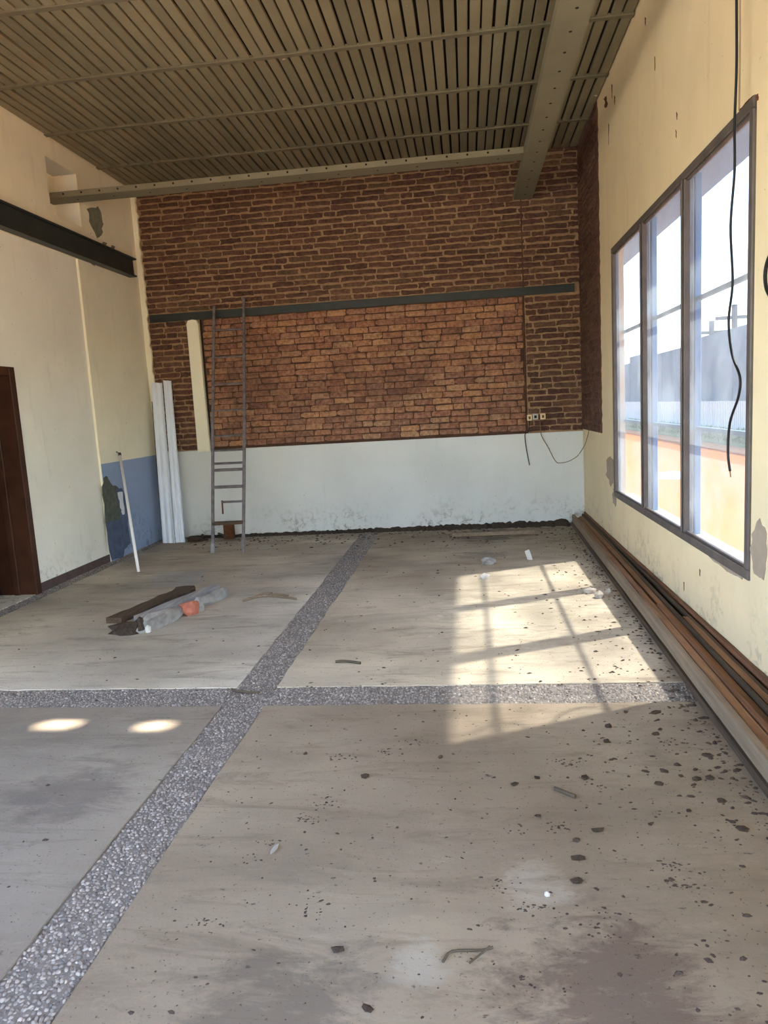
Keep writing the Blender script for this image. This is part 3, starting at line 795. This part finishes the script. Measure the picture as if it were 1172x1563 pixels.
leaning_panel((-3.755, 8.82, 0), (-3.64, 8.84, 0), (-3.86, 9.17, 2.06), (-3.76, 9.18, 2.05), 0.022, 2, 'white_pvc', 'wall_panel',
              'narrow ribbed white plastic panel leaning between wider panel and ladder', 'panel')
mb = MB(); mb.bar((-3.99, 9.0, 0), (-4.02, 9.17, 1.8), 0.06, 0.03, (0, 1, 0))
tag(mb.build('plank', M['wood_dark'], origin=(-3.99, 9.0, 0)), 'dark narrow plank standing in shadow behind white panels', 'plank')

# white pole standing on the floor, leaning on the blue part of the left wall
pb = Vector((-3.48, 7.14, 0.0))
pt = on_x(183, 695, XL + 0.05)
pole = tag(empty('pole', pb), 'slim white plastic tube leaning on the wall at the blue dado', 'pole')
mb = MB(); mb.tube([pb + Vector((0, 0, 0.004)), pb.lerp(pt, 0.5), pt], 0.016, 10); mb.build('tube', M['pole'], pole, smooth=True)
mb = MB(); dd_ = (pt - pb).normalized(); mb.tube([pt - dd_ * 0.01, pt + dd_ * 0.03], 0.018, 10); mb.build('end_collar', M['black_steel'], pole)
mb = MB(); mb.tube([pt + dd_ * 0.02, pt + dd_ * 0.05 + Vector((-0.02, -0.03, 0.01)), pt + dd_ * 0.03 + Vector((-0.01, -0.06, 0.02))], 0.005, 6); mb.build('hook', M['black_steel'], pole)

# stack of boards lying on edge along the foot of the window wall
def board_on_edge(name, far, near, z0, h, thick, y0, y1, mat, seed, label, bow=0.01, group=None, lean=0.0):
    """far/near: x of the board's left face at y = 9.1 and y = 2.75"""
    r = random.Random(seed); mb = MB(); n = 40; rings = []
    ph = r.uniform(0, 6.28)
    for i in range(n + 1):
        y = y0 + (y1 - y0) * i / n
        x = near + (far - near) * (y - 2.75) / 6.35 + bow * math.sin(y * 0.8 + ph)
        dz = 0.006 * math.sin(y * 0.6 + ph * 2)
        j = lambda: r.uniform(-0.0015, 0.0015)
        rings.append([(x + j(), y, z0), (x + thick + j(), y, z0), (x + thick + lean + j(), y, z0 + h + dz + j()), (x + lean + j(), y, z0 + h + dz + j())])
    V = [p for q in rings for p in q]; F = []
    for i in range(n):
        for k in range(4): F.append((4 * i + k, 4 * i + (k + 1) % 4, 4 * i + 4 + (k + 1) % 4, 4 * i + 4 + k))
    F += [(0, 1, 2, 3), (4 * n, 4 * n + 1, 4 * n + 2, 4 * n + 3)]
    mb.add(V, F); o = mb.build(name, M[mat], bevel=0, origin=(near, y0, z0))
    return tag(o, label, 'board', group)
G = 'boards stacked along the window wall'
X0N, X0F = 1.085, 1.222
board_on_edge('wooden_board', X0F - 0.012, X0N - 0.012, 0.0, 0.045, 0.075, 0.2, 9.0, 'wood_dark', 1, 'dark rotten flat board under the grey front board of the stack', 0.0, G)
row = [(0.030, 9.05, 0.088, 'wood_grey', 'grey weathered board on edge at the room side of the stack'),
       (0.045, 8.90, 0.076, 'wood_brown', 'light brown board on edge next to the grey front board'),
       (0.024, 5.00, 0.126, 'wood_red', 'thin reddish board on edge ending halfway along the stack'),
       (0.040, 8.95, 0.118, 'wood_brown', 'long brown board on edge in the middle of the stack'),
       (0.020, 9.05, 0.134, 'wood_dark', 'thin dark board on edge inside the stack of brown boards'),
       (0.038, 4.70, 0.124, 'wood_brown', 'thick shorter brown board on edge towards the window wall'),
       (0.018, 9.10, 0.128, 'wood_dark', 'thin dark lath on edge behind the thick brown board'),
       (0.020, 9.15, 0.150, 'wood_red', 'tall reddish board touching the cream window wall')]
xn, xf = X0N, X0F
for i, (th, yend, h, mt, lab) in enumerate(row):
    if i == 7: xn = xf = XR - 0.024
    board_on_edge('wooden_board', xf, xn, 0.046 if i < 2 else 0.0, h, th, 0.1 + 0.12 * i, yend, mt, 10 + i, lab, 0.0, G)
    xn += th + 0.0088
    if yend > 8: xf += th + 0.0005

# ------------------------------------------------------------------ cables, wires, outlets
def smooth_path(pts, n=8):
    pts = [Vector(p) for p in pts]; out = []
    for i in range(len(pts) - 1):
        p0, p1, p2, p3 = pts[max(i - 1, 0)], pts[i], pts[i + 1], pts[min(i + 2, len(pts) - 1)]
        for k in range(n):
            t_ = k / n
            out.append(0.5 * ((2 * p1) + (-p0 + p2) * t_ + (2 * p0 - 5 * p1 + 4 * p2 - p3) * t_ ** 2 + (-p0 + 3 * p1 - 3 * p2 + p3) * t_ ** 3))
    return out + [pts[-1]]
XCAB = XR - 0.07
pix = [(1124, -140), (1124, 0), (1124, 100), (1121, 190), (1121, 260), (1115, 345), (1118, 430), (1112, 490), (1117, 540), (1129, 575), (1127, 605), (1114, 645), (1111, 690), (1114, 719)]
t = tag(empty('cable', on_x(1124, -140, XCAB)), 'black cable hanging from the ceiling in front of the window', 'cable')
pp = smooth_path([on_x(x, y, XCAB) for x, y in pix])
top_p = Vector((XCAB, pp[0].y, ZC))
mb = MB(); mb.tube([top_p] + pp, 0.0065, 8); mb.build('sheath', M['cable'], t, smooth=True)
mb = MB(); mb.tube([pp[-1], pp[-1] + Vector((0, -0.012, -0.03))], 0.003, 6); mb.build('bare_end', M['wire'], t)
pix = [(1190, 372), (1176, 388), (1169, 408), (1168, 430), (1173, 448), (1190, 470)]
mb = MB(); mb.tube(smooth_path([on_x(x, y, XR - 0.03) for x, y in pix]), 0.009, 8)
tag(mb.build('cable', M['cable'], smooth=True, origin=on_x(1168, 430, XR - 0.03)), 'short looped dark cable on the wall near window corner', 'cable')
mb = MB(); mb.tube([on_x(1129, -60, XR - 0.004), on_x(1129, 60, XR - 0.004), on_x(1128, 168, XR - 0.004)], 0.004, 6)
tag(mb.build('wire', M['brown_patch'], origin=on_x(1129, 60, XR)), 'thin straight wire fixed on the wall above the window', 'wire')

YO = YB - 0.018
for i, (px, py, w) in enumerate(((808, 637.5, 0.058), (817, 636, 0.066), (828.5, 635.5, 0.062))):
    c = on_y(px, py, YO); t = tag(empty('power_outlet', c), ['small cream outlet plate nearest the orange brick panel', 'pale middle outlet plate between two cream ones on dark brick', 'cream outlet plate nearest the window wall on dark brick'][i], 'outlet', 'outlets on the brick wall')
    mb = MB(); mb.box(c.x - w / 2, c.x + w / 2, YO - 0.016, YB, c.z - 0.036, c.z + 0.036); mb.build('plate', M['outlet' if i != 1 else 'paper'], t, bevel=0.004)
    mb = MB(); mb.box(c.x - w * 0.22, c.x + w * 0.22, YO - 0.020, YO - 0.014, c.z - 0.018, c.z + 0.016); mb.build('socket', M['hole' if i == 1 else 'wire'], t, bevel=0.002)
YW = YB - 0.045
mb = MB(); mb.tube(smooth_path([on_y(x, y, YW) for x, y in ((808, 642), (806, 658), (801, 664), (803, 684), (806, 700), (808, 710))]), 0.005, 6)
tag(mb.build('wire', M['cable'], smooth=True, origin=on_y(806, 658, YW)), 'dark wire dangling straight below the outlets over white dado', 'wire')
loop = [on_y(x, y, YW) for x, y in ((824, 640), (826, 664), (836, 682), (848, 704), (856, 706.5), (868, 704), (880, 697), (885, 691))]
loop += [on_x(x, y, XR - 0.03) for x, y in ((892, 680), (896, 668), (899, 656))]
mb = MB(); mb.tube(smooth_path(loop), 0.004, 6)
tag(mb.build('wire', M['wire'], smooth=True, origin=loop[4]), 'thin brown wire drooping in a loop across the wall corner', 'wire')

# ------------------------------------------------------------------ rubble and litter on the floor
def rock(name, c, sx, sy, sz, mat, seed, rot=0.0, parent=None, sub=2, rough=0.22):
    import bmesh
    bm = bmesh.new(); bmesh.ops.create_icosphere(bm, subdivisions=sub, radius=1.0)
    r = random.Random(seed); off = Vector((r.uniform(0, 50), r.uniform(0, 50), r.uniform(0, 50)))
    from mathutils import noise as ns
    for v in bm.verts:
        k = 1 + rough * 2 * ns.noise(v.co * 1.6 + off) + r.uniform(-1, 1) * rough * 0.35
        p = v.co * k; p.z = max(p.z, -0.35)
        x, y = p.x * sx, p.y * sy
        v.co = Vector((x * math.cos(rot) - y * math.sin(rot), x * math.sin(rot) + y * math.cos(rot), (p.z + 0.35) * sz))
    me = bpy.data.meshes.new(name); bm.to_mesh(me); bm.free(); me.materials.append(M[mat])
    return link(name, me, parent, Vector(c))
def slab_piece(name, corners, z0, z1, mat, label, cat, ramp_end=0.0, seed=0):
    """broken slab/board: floor outline corners, thickness z0..z1 with uneven edges; ramp_end lifts the last edge"""
    r = random.Random(seed); pts = []
    n = len(corners)
    for i in range(n):
        a, b = Vector(corners[i]), Vector(corners[(i + 1) % n])
        m = max(2, int((b - a).length / 0.08))
        for k in range(m):
            p = a.lerp(b, k / m); j = 0.008
            pts.append(Vector((p.x + r.uniform(-j, j), p.y + r.uniform(-j, j), 0)))
    c = len(pts); mb = MB()
    ys_ = [p.y for p in pts]; lo, hi = min(ys_), max(ys_)
    lift = lambda p: ramp_end * (p.y - lo) / (hi - lo)
    mb.add([(p.x, p.y, z0 + lift(p)) for p in pts] + [(p.x, p.y, z1 + lift(p) + r.uniform(-0.005, 0.005)) for p in pts],
           [tuple(range(c))[::-1], tuple(range(c, 2 * c))] + [(i, (i + 1) % c, c + (i + 1) % c, c + i) for i in range(c)])
    o = mb.build(name, M[mat], origin=(pts[0].x, pts[0].y, z0)); return tag(o, label, cat)
F_ = lambda x, y: on_floor(x, y)
slab_piece('plank', [F_(163, 952), F_(186, 951), F_(300, 905), F_(298, 901), F_(270, 903), F_(262, 909)], 0.0, 0.045, 'wood_dark',
           'dark charred plank lying on the floor beside grey rubble', 'plank', seed=1)
slab_piece('plank', [F_(203, 951), F_(212, 955), F_(336, 903), F_(330, 899)], 0.0, 0.055, 'wood_pale',
           'pale grey plank on the floor between dark plank and broken slab', 'plank', seed=2, ramp_end=0.0)
_dir = F_(340, 903) - F_(212, 957); _ang = math.atan2(_dir.y, _dir.x)
tag(rock('concrete_fragment', F_(250, 951), 0.27, 0.065, 0.085, 'rubble', 41, _ang, rough=0.16), 'long grey broken concrete fragment next to the pale plank', 'rubble')
tag(rock('concrete_fragment', F_(329, 916), 0.22, 0.055, 0.07, 'rubble', 42, _ang, rough=0.14), 'small grey concrete fragment at the far end of the planks', 'rubble')
tag(rock('brick_fragment', F_(291, 937), 0.075, 0.06, 0.085, 'red_brick', 5, 0.4), 'broken red brick end against the grey concrete fragment', 'brick')
tag(rock('concrete_fragment', F_(302, 933), 0.05, 0.045, 0.085, 'rubble', 43, 0.7), 'pale lump of mortar stuck beside the red brick end', 'rubble')
c = F_(194, 966); tag(rock('soil_clod', c, 0.13, 0.09, 0.06, 'mud', 6, 0.15), 'big brown clod of soil at the near end of planks', 'soil')
c = F_(214, 963); tag(rock('soil_clod', c, 0.055, 0.06, 0.075, 'crumb', 7, 0.3), 'dark clod of earth between brown clod and pale plank', 'soil')
c = F_(226, 965); tag(rock('plaster_chip', c, 0.025, 0.02, 0.05, 'paper', 8, 0.3, sub=1), 'small white plaster chip beside the dark clod', 'plaster chip')

def twig(pts, r, label, mat='wood_grey', branches=(), name='twig'):
    pp_ = [on_floor(x, y, r) for x, y in pts]
    t_ = tag(empty(name, on_floor(*pts[0])), label, 'twig')
    mb = MB(); mb.tube(smooth_path(pp_, 4), r, 6); mb.build('stem', M[mat], t_, smooth=True)
    for br in branches:
        q = [on_floor(x, y, r + 0.012 * i) for i, (x, y) in enumerate(br)]
        mb = MB(); mb.tube(smooth_path(q, 4), r * 0.7, 6); mb.build('branch', M[mat], t_, smooth=True)
    return t_
twig([(371, 917), (388, 912), (405, 909), (430, 911), (452, 914)], 0.010, 'crooked grey twig on the floor beside the pebble strip', branches=([(388, 912), (400, 906), (415, 905)], [(400, 909), (420, 907), (440, 909)]))
twig([(512, 1010), (522, 1009), (536, 1010), (550, 1012)], 0.009, 'dark dry leaf stem lying on the sunlit slab', 'leaf')
twig([(354, 1052), (362, 1055), (378, 1056), (396, 1057)], 0.007, 'thin dark twig where the two pebble strips cross', 'leaf')
twig([(676, 1468), (690, 1452), (735, 1450), (752, 1446)], 0.004, 'thin forked straw on the damp front slab', 'leaf', branches=([(716, 1470), (735, 1455), (748, 1444)],))
twig([(846, 1203), (856, 1207), (868, 1212), (878, 1216)], 0.008, 'short dark twig on the dirty slab near boards', 'leaf')

c = F_(746, 861); tag(rock('rubble_stone', c, 0.075, 0.05, 0.05, 'rubble', 11, 0.1), 'grey stone lying alone before the back wall', 'stone')
t = tag(empty('paper_scrap', F_(808, 852)), 'crumpled pale scrap standing on dirty floor near back wall', 'scrap')
mb = MB(); c = F_(808, 854); mb.add([c + Vector(q) for q in ((-0.02, 0, 0.0), (0.03, -0.02, 0.0), (0.0, 0.01, 0.10), (-0.045, 0.0, 0.085), (0.02, 0.03, 0.05))], [(0, 1, 2, 3), (1, 4, 2)])
mb.build('sheet', M['paper'], t)
c = F_(739, 883); tag(rock('plaster_chip', c, 0.05, 0.03, 0.035, 'paper', 13, 0.1, sub=1), 'pale yellowish chip on the floor behind the sunlit area', 'plaster chip')
c = F_(419, 1298); tag(rock('plaster_chip', c, 0.008, 0.032, 0.012, 'rubble', 14, -0.25, sub=1), 'elongated whitish chip on the front slab', 'plaster chip')
c = F_(835, 1367); tag(rock('plaster_chip', c, 0.010, 0.009, 0.010, 'paper', 15, 0, sub=1), 'tiny white chip beside the damp brown stain', 'plaster chip')
for i, (x, y) in enumerate(((900, 905), (915, 912), (930, 907))):
    c = F_(x, y); tag(rock('plaster_chip', c, 0.06 - 0.012 * i, 0.04, 0.04, 'sill', 16 + i, 0.5 * i, sub=1), 'cream plaster chip fallen on the floor beside the boards', 'plaster chip', 'plaster chips beside the boards')
# brick and rotten wood in the shadow behind the ladder feet
c = on_floor(352, 822); mb = MB(); mb.box(c.x - 0.07, c.x + 0.05, c.y - 0.05, c.y + 0.05, 0, 0.22)
tag(mb.build('brick', M['rust'], bevel=0.008, origin=(c.x, c.y, 0)), 'brown brick standing on end behind the ladder', 'brick')
twig([(302, 824), (308, 818), (316, 812), (324, 808)], 0.02, 'thick dark root or rag heap left of the ladder foot', 'leaf', branches=([(316, 812), (330, 813), (345, 819)],), name='root')
c = on_floor(300, 826); tag(rock('soil_clod', c, 0.14, 0.07, 0.05, 'mud', 21, 0.0), 'dark soil heap between white panels and ladder', 'soil')
# lath by the back wall
a, b = on_floor(690, 819), on_floor(816, 814)
mb = MB(); mb.bar(a + Vector((0, 0, 0.02)), b + Vector((0, 0, 0.02)), 0.05, 0.04, (0, 1, 0))
tag(mb.build('wooden_lath', M['wood_grey'], origin=a), 'grey lath lying on the floor along the white dado', 'lath')

# dirt: larger clods singly, the crumbs as one scatter
r = random.Random(77)
big = [(1006, 1197), (893, 1188), (1012, 1177), (1063, 1190), (1054, 1216), (1085, 1188), (1051, 1238), (1001, 1121), (1060, 1175), (1033, 1168), (993, 1258), (912, 1268), (1118, 1255), (1132, 1266), (1100, 1222), (985, 1178), (884, 1311), (880, 1345), (785, 1198), (820, 1188), (672, 1156), (558, 1186), (517, 1451), (560, 1540), (466, 1151), (1000, 1088), (955, 1087), (1078, 1154), (1107, 1178), (1040, 1185), (928, 1109), (925, 1132), (822, 1246), (880, 1283)]
for i, (x, y) in enumerate(big):
    c = on_floor(x, y)
    if c.x > 1.04: continue
    s = r.uniform(0.008, 0.017)
    tag(rock('dirt_clod', c, s * r.uniform(1.0, 1.9), s, s * 0.6, 'mud', 200 + i, r.uniform(-0.5, 0.5), sub=1, rough=0.35), 
        'dark dirt clod lying close to the stack of boards' if c.x > 0.78 else 'dark dirt clod on the open front slab away from the boards' if c.y > 2.2 else 'dark dirt clod on the damp stained end of front slab', 'dirt',
        'dirt clods by the boards' if c.x > 0.78 else 'dirt clods on the open slab' if c.y > 2.2 else 'dirt clods on the damp slab end')
mb = MB(); rng = np.random.default_rng(5)
def crumb(x, y, s):
    k = 5; a0 = rng.uniform(0, 6.28); st_ = rng.uniform(0.8, 2.0); th = rng.normal(0, 0.5)
    ring = []
    for i in range(k):
        rr = s * rng.uniform(0.6, 1.2); a_ = a0 + i * 2 * math.pi / k
        u, v = math.cos(a_) * rr * st_, math.sin(a_) * rr
        ring.append((x + u * math.cos(th) - v * math.sin(th), y + u * math.sin(th) + v * math.cos(th), 0.0))
    mb.add(ring + [(x + rng.uniform(-.2, .2) * s, y, s * rng.uniform(0.35, 0.8))], [(i, (i + 1) % k, k) for i in range(k)])
def scatter(n, fx, fy, s0, s1):
    for _ in range(n):
        x, y = fx(), fy()
        edge = 1.06 + 0.137 * (y - 2.75) / 6.35
        x += edge - 1.06 if fx is not None and x > 0.4 else 0.0
        if x > edge or x < -3.9 or (-2.95 < x < -2.0 and 4.8 < y < 6.5): continue
        crumb(x, y, s0 + (s1 - s0) * rng.random() ** 3)
U = rng.uniform
scatter(650, lambda: 1.1 - abs(rng.normal(0, 0.42)), lambda: U(1.3, 4.2), 0.002, 0.011)
scatter(420, lambda: 1.15 - abs(rng.normal(0, 0.35)), lambda: U(4.0, 8.8), 0.003, 0.014)
scatter(500, lambda: 1.06 - abs(rng.normal(0, 0.05)), lambda: U(1.3, 8.8), 0.004, 0.016)
scatter(500, lambda: U(-3.6, 1.1), lambda: 9.0 - abs(rng.normal(0, 0.45)), 0.005, 0.022)
scatter(520, lambda: U(-1.1, 1.0), lambda: U(1.3, 3.6), 0.0015, 0.007)
scatter(350, lambda: U(-1.1, 1.0), lambda: U(3.9, 8.5), 0.003, 0.012)
scatter(320, lambda: U(-3.8, -1.4), lambda: U(1.5, 8.5), 0.002, 0.011)
for _ in range(26):                                           # small clusters
    cx, cy = U(-0.9, 1.0), U(1.4, 3.3); m = int(U(8, 26))
    for _ in range(m):
        x = cx + rng.normal(0, 0.035)
        if x < 1.05: crumb(x, cy + rng.normal(0, 0.02), U(0.002, 0.006))
o = mb.build('dirt_crumbs', M['crumb']); tag(o, 'scattered dark dirt crumbs over the concrete floor', 'dirt'); o['kind'] = 'stuff'

# soil drifted against the foot of the back wall
mb = MB(); n = 160; r = random.Random(3); V = []
for i in range(n + 1):
    x = -3.6 + 4.8 * i / n
    k = 0.35 + 0.65 * max(0.0, (x + 3.6) / 4.8) ** 1.5
    h = 0.05 * k * r.uniform(0.5, 1.3); w = 0.10 + 0.16 * k * r.uniform(0.5, 1.2)
    V += [(x, YB - 0.03, h), (x + r.uniform(-.01, .01), YB - 0.03 - w * 0.45, h * r.uniform(0.5, 0.9)), (x, YB - 0.03 - w, 0.0)]
mb.add(V, [q for i in range(n) for q in ((3 * i, 3 * i + 1, 3 * i + 4, 3 * i + 3), (3 * i + 1, 3 * i + 2, 3 * i + 5, 3 * i + 4))])
o = mb.build('soil_drift', M['mud']); tag(o, 'dark soil drifted along the foot of the back wall', 'soil'); o['kind'] = 'stuff'

# ------------------------------------------------------------------ outside, seen through the hazy glass
mb = MB(); mb.box(-60, 120, -80, 160, -0.5, -0.22); struct(mb.build('ground', M['ground']))
mb = MB(); mb.box(XR + 0.10, 2.45, -10, 120, -0.21, -0.11); struct(mb.build('ground_added_strip', M['ground']))  # unseen pale strip added to weaken the yard's orange bounce
mb = MB(); mb.box(2.45, 7.6, -10, 120, -0.21, -0.12); struct(mb.build('ground_yard', M['yard']))
# roof eave above the window
EZ, EX = 3.05, XR + 0.50
mb = MB(); mb.box(XR + 0.10, EX, YF - 0.3, YB + 0.3, EZ, EZ + 0.10); struct(mb.build('trim_1', M['eave']), 'pale concrete eave outside above the window')
# hedge strip, picket fence, boundary wall
import bmesh
def leafy(name, x0, x1, y0, y1, z0, z1, n, seed, mat, label):
    rg = np.random.default_rng(seed); m_ = MB()
    for _ in range(n):
        c = np.array([rg.uniform(x0, x1), rg.uniform(y0, y1), rg.uniform(z0, z1)]); s = rg.uniform(0.05, 0.12)
        a = rg.normal(size=3); a /= np.linalg.norm(a); b = np.cross(a, rg.normal(size=3)); b /= np.linalg.norm(b)
        m_.add([c + a * s, c + b * s * 0.5, c - a * s, c - b * s * 0.5], [(0, 1, 2, 3)])
    m_.box(x0 + 0.1, x1 - 0.1, y0, y1, -0.13, z1 - 0.1)
    o_ = m_.build(name, M[mat]); tag(o_, label, 'hedge'); return o_
leafy('hedge', 7.65, 8.1, 12, 60, 0.0, 0.32, 9000, 4, 'hedge', 'low green hedge at the far edge of the orange yard')
fe = tag(empty('picket_fence', (8.3, 12, -0.12)), 'white picket fence behind the low hedge outside', 'fence')
mb = MB()
for i in range(300):
    y = 12 + i * 0.16; mb.box(8.28, 8.31, y, y + 0.08, -0.12, 1.15)
mb.build('pickets', M['picket'], fe)['kind'] = 'stuff'
mb = MB(); mb.box(8.31, 8.34, 12, 60, 0.25, 0.32); mb.build('rail', M['picket'], fe)
mb = MB(); mb.box(8.31, 8.34, 12, 60, 0.85, 0.92); mb.build('rail', M['picket'], fe)
bwall = tag(empty('boundary_wall', (9, 12, -0.2)), 'long blue grey block wall beyond the picket fence', 'wall')
r = random.Random(5)
y = 10.0
while y < 75:
    L_ = r.uniform(2.2, 4.0); mb = MB(); z = 3.35 + r.choice((-0.12, 0.0, 0.05, 0.2))
    mb.box(9.0, 9.2, y, y + L_ - 0.03, -0.22, z); mb.build('wall_bay', M['fence'], bwall); y += L_
for i, (x, yy) in enumerate(((1121, 473), (1086, 497))):
    p = on_x(x, yy, 10.5); t = tag(empty('utility_pole', (p.x, p.y, -0.2)), ['taller utility pole with crossarm beyond the boundary wall', 'shorter utility pole with crossarm beyond the boundary wall'][i], 'utility pole')
    mb = MB(); mb.tube([(p.x, p.y, -0.2), (p.x, p.y, p.z + 0.2)], 0.11, 8); mb.build('post', M['post_wood'], t)
    mb = MB(); mb.box(p.x - 0.7, p.x + 0.7, p.y - 0.05, p.y + 0.05, p.z - 0.35, p.z - 0.22); mb.build('crossarm', M['post_wood'], t)
c = on_floor(1018, 727, -0.12)
mb = MB(); pts = jag([(c.x - 0.35, c.y - 0.5), (c.x + 0.35, c.y - 0.7), (c.x + 0.4, c.y + 0.8), (c.x - 0.3, c.y + 0.9)], 0.12, 3)
mb.add([(p[0], p[1], -0.115) for p in pts], [tuple(range(len(pts)))])
tag(mb.build('spill', M['puddle'], origin=(c.x, c.y, -0.115)), 'pale blue spill on the orange yard outside', 'spill')
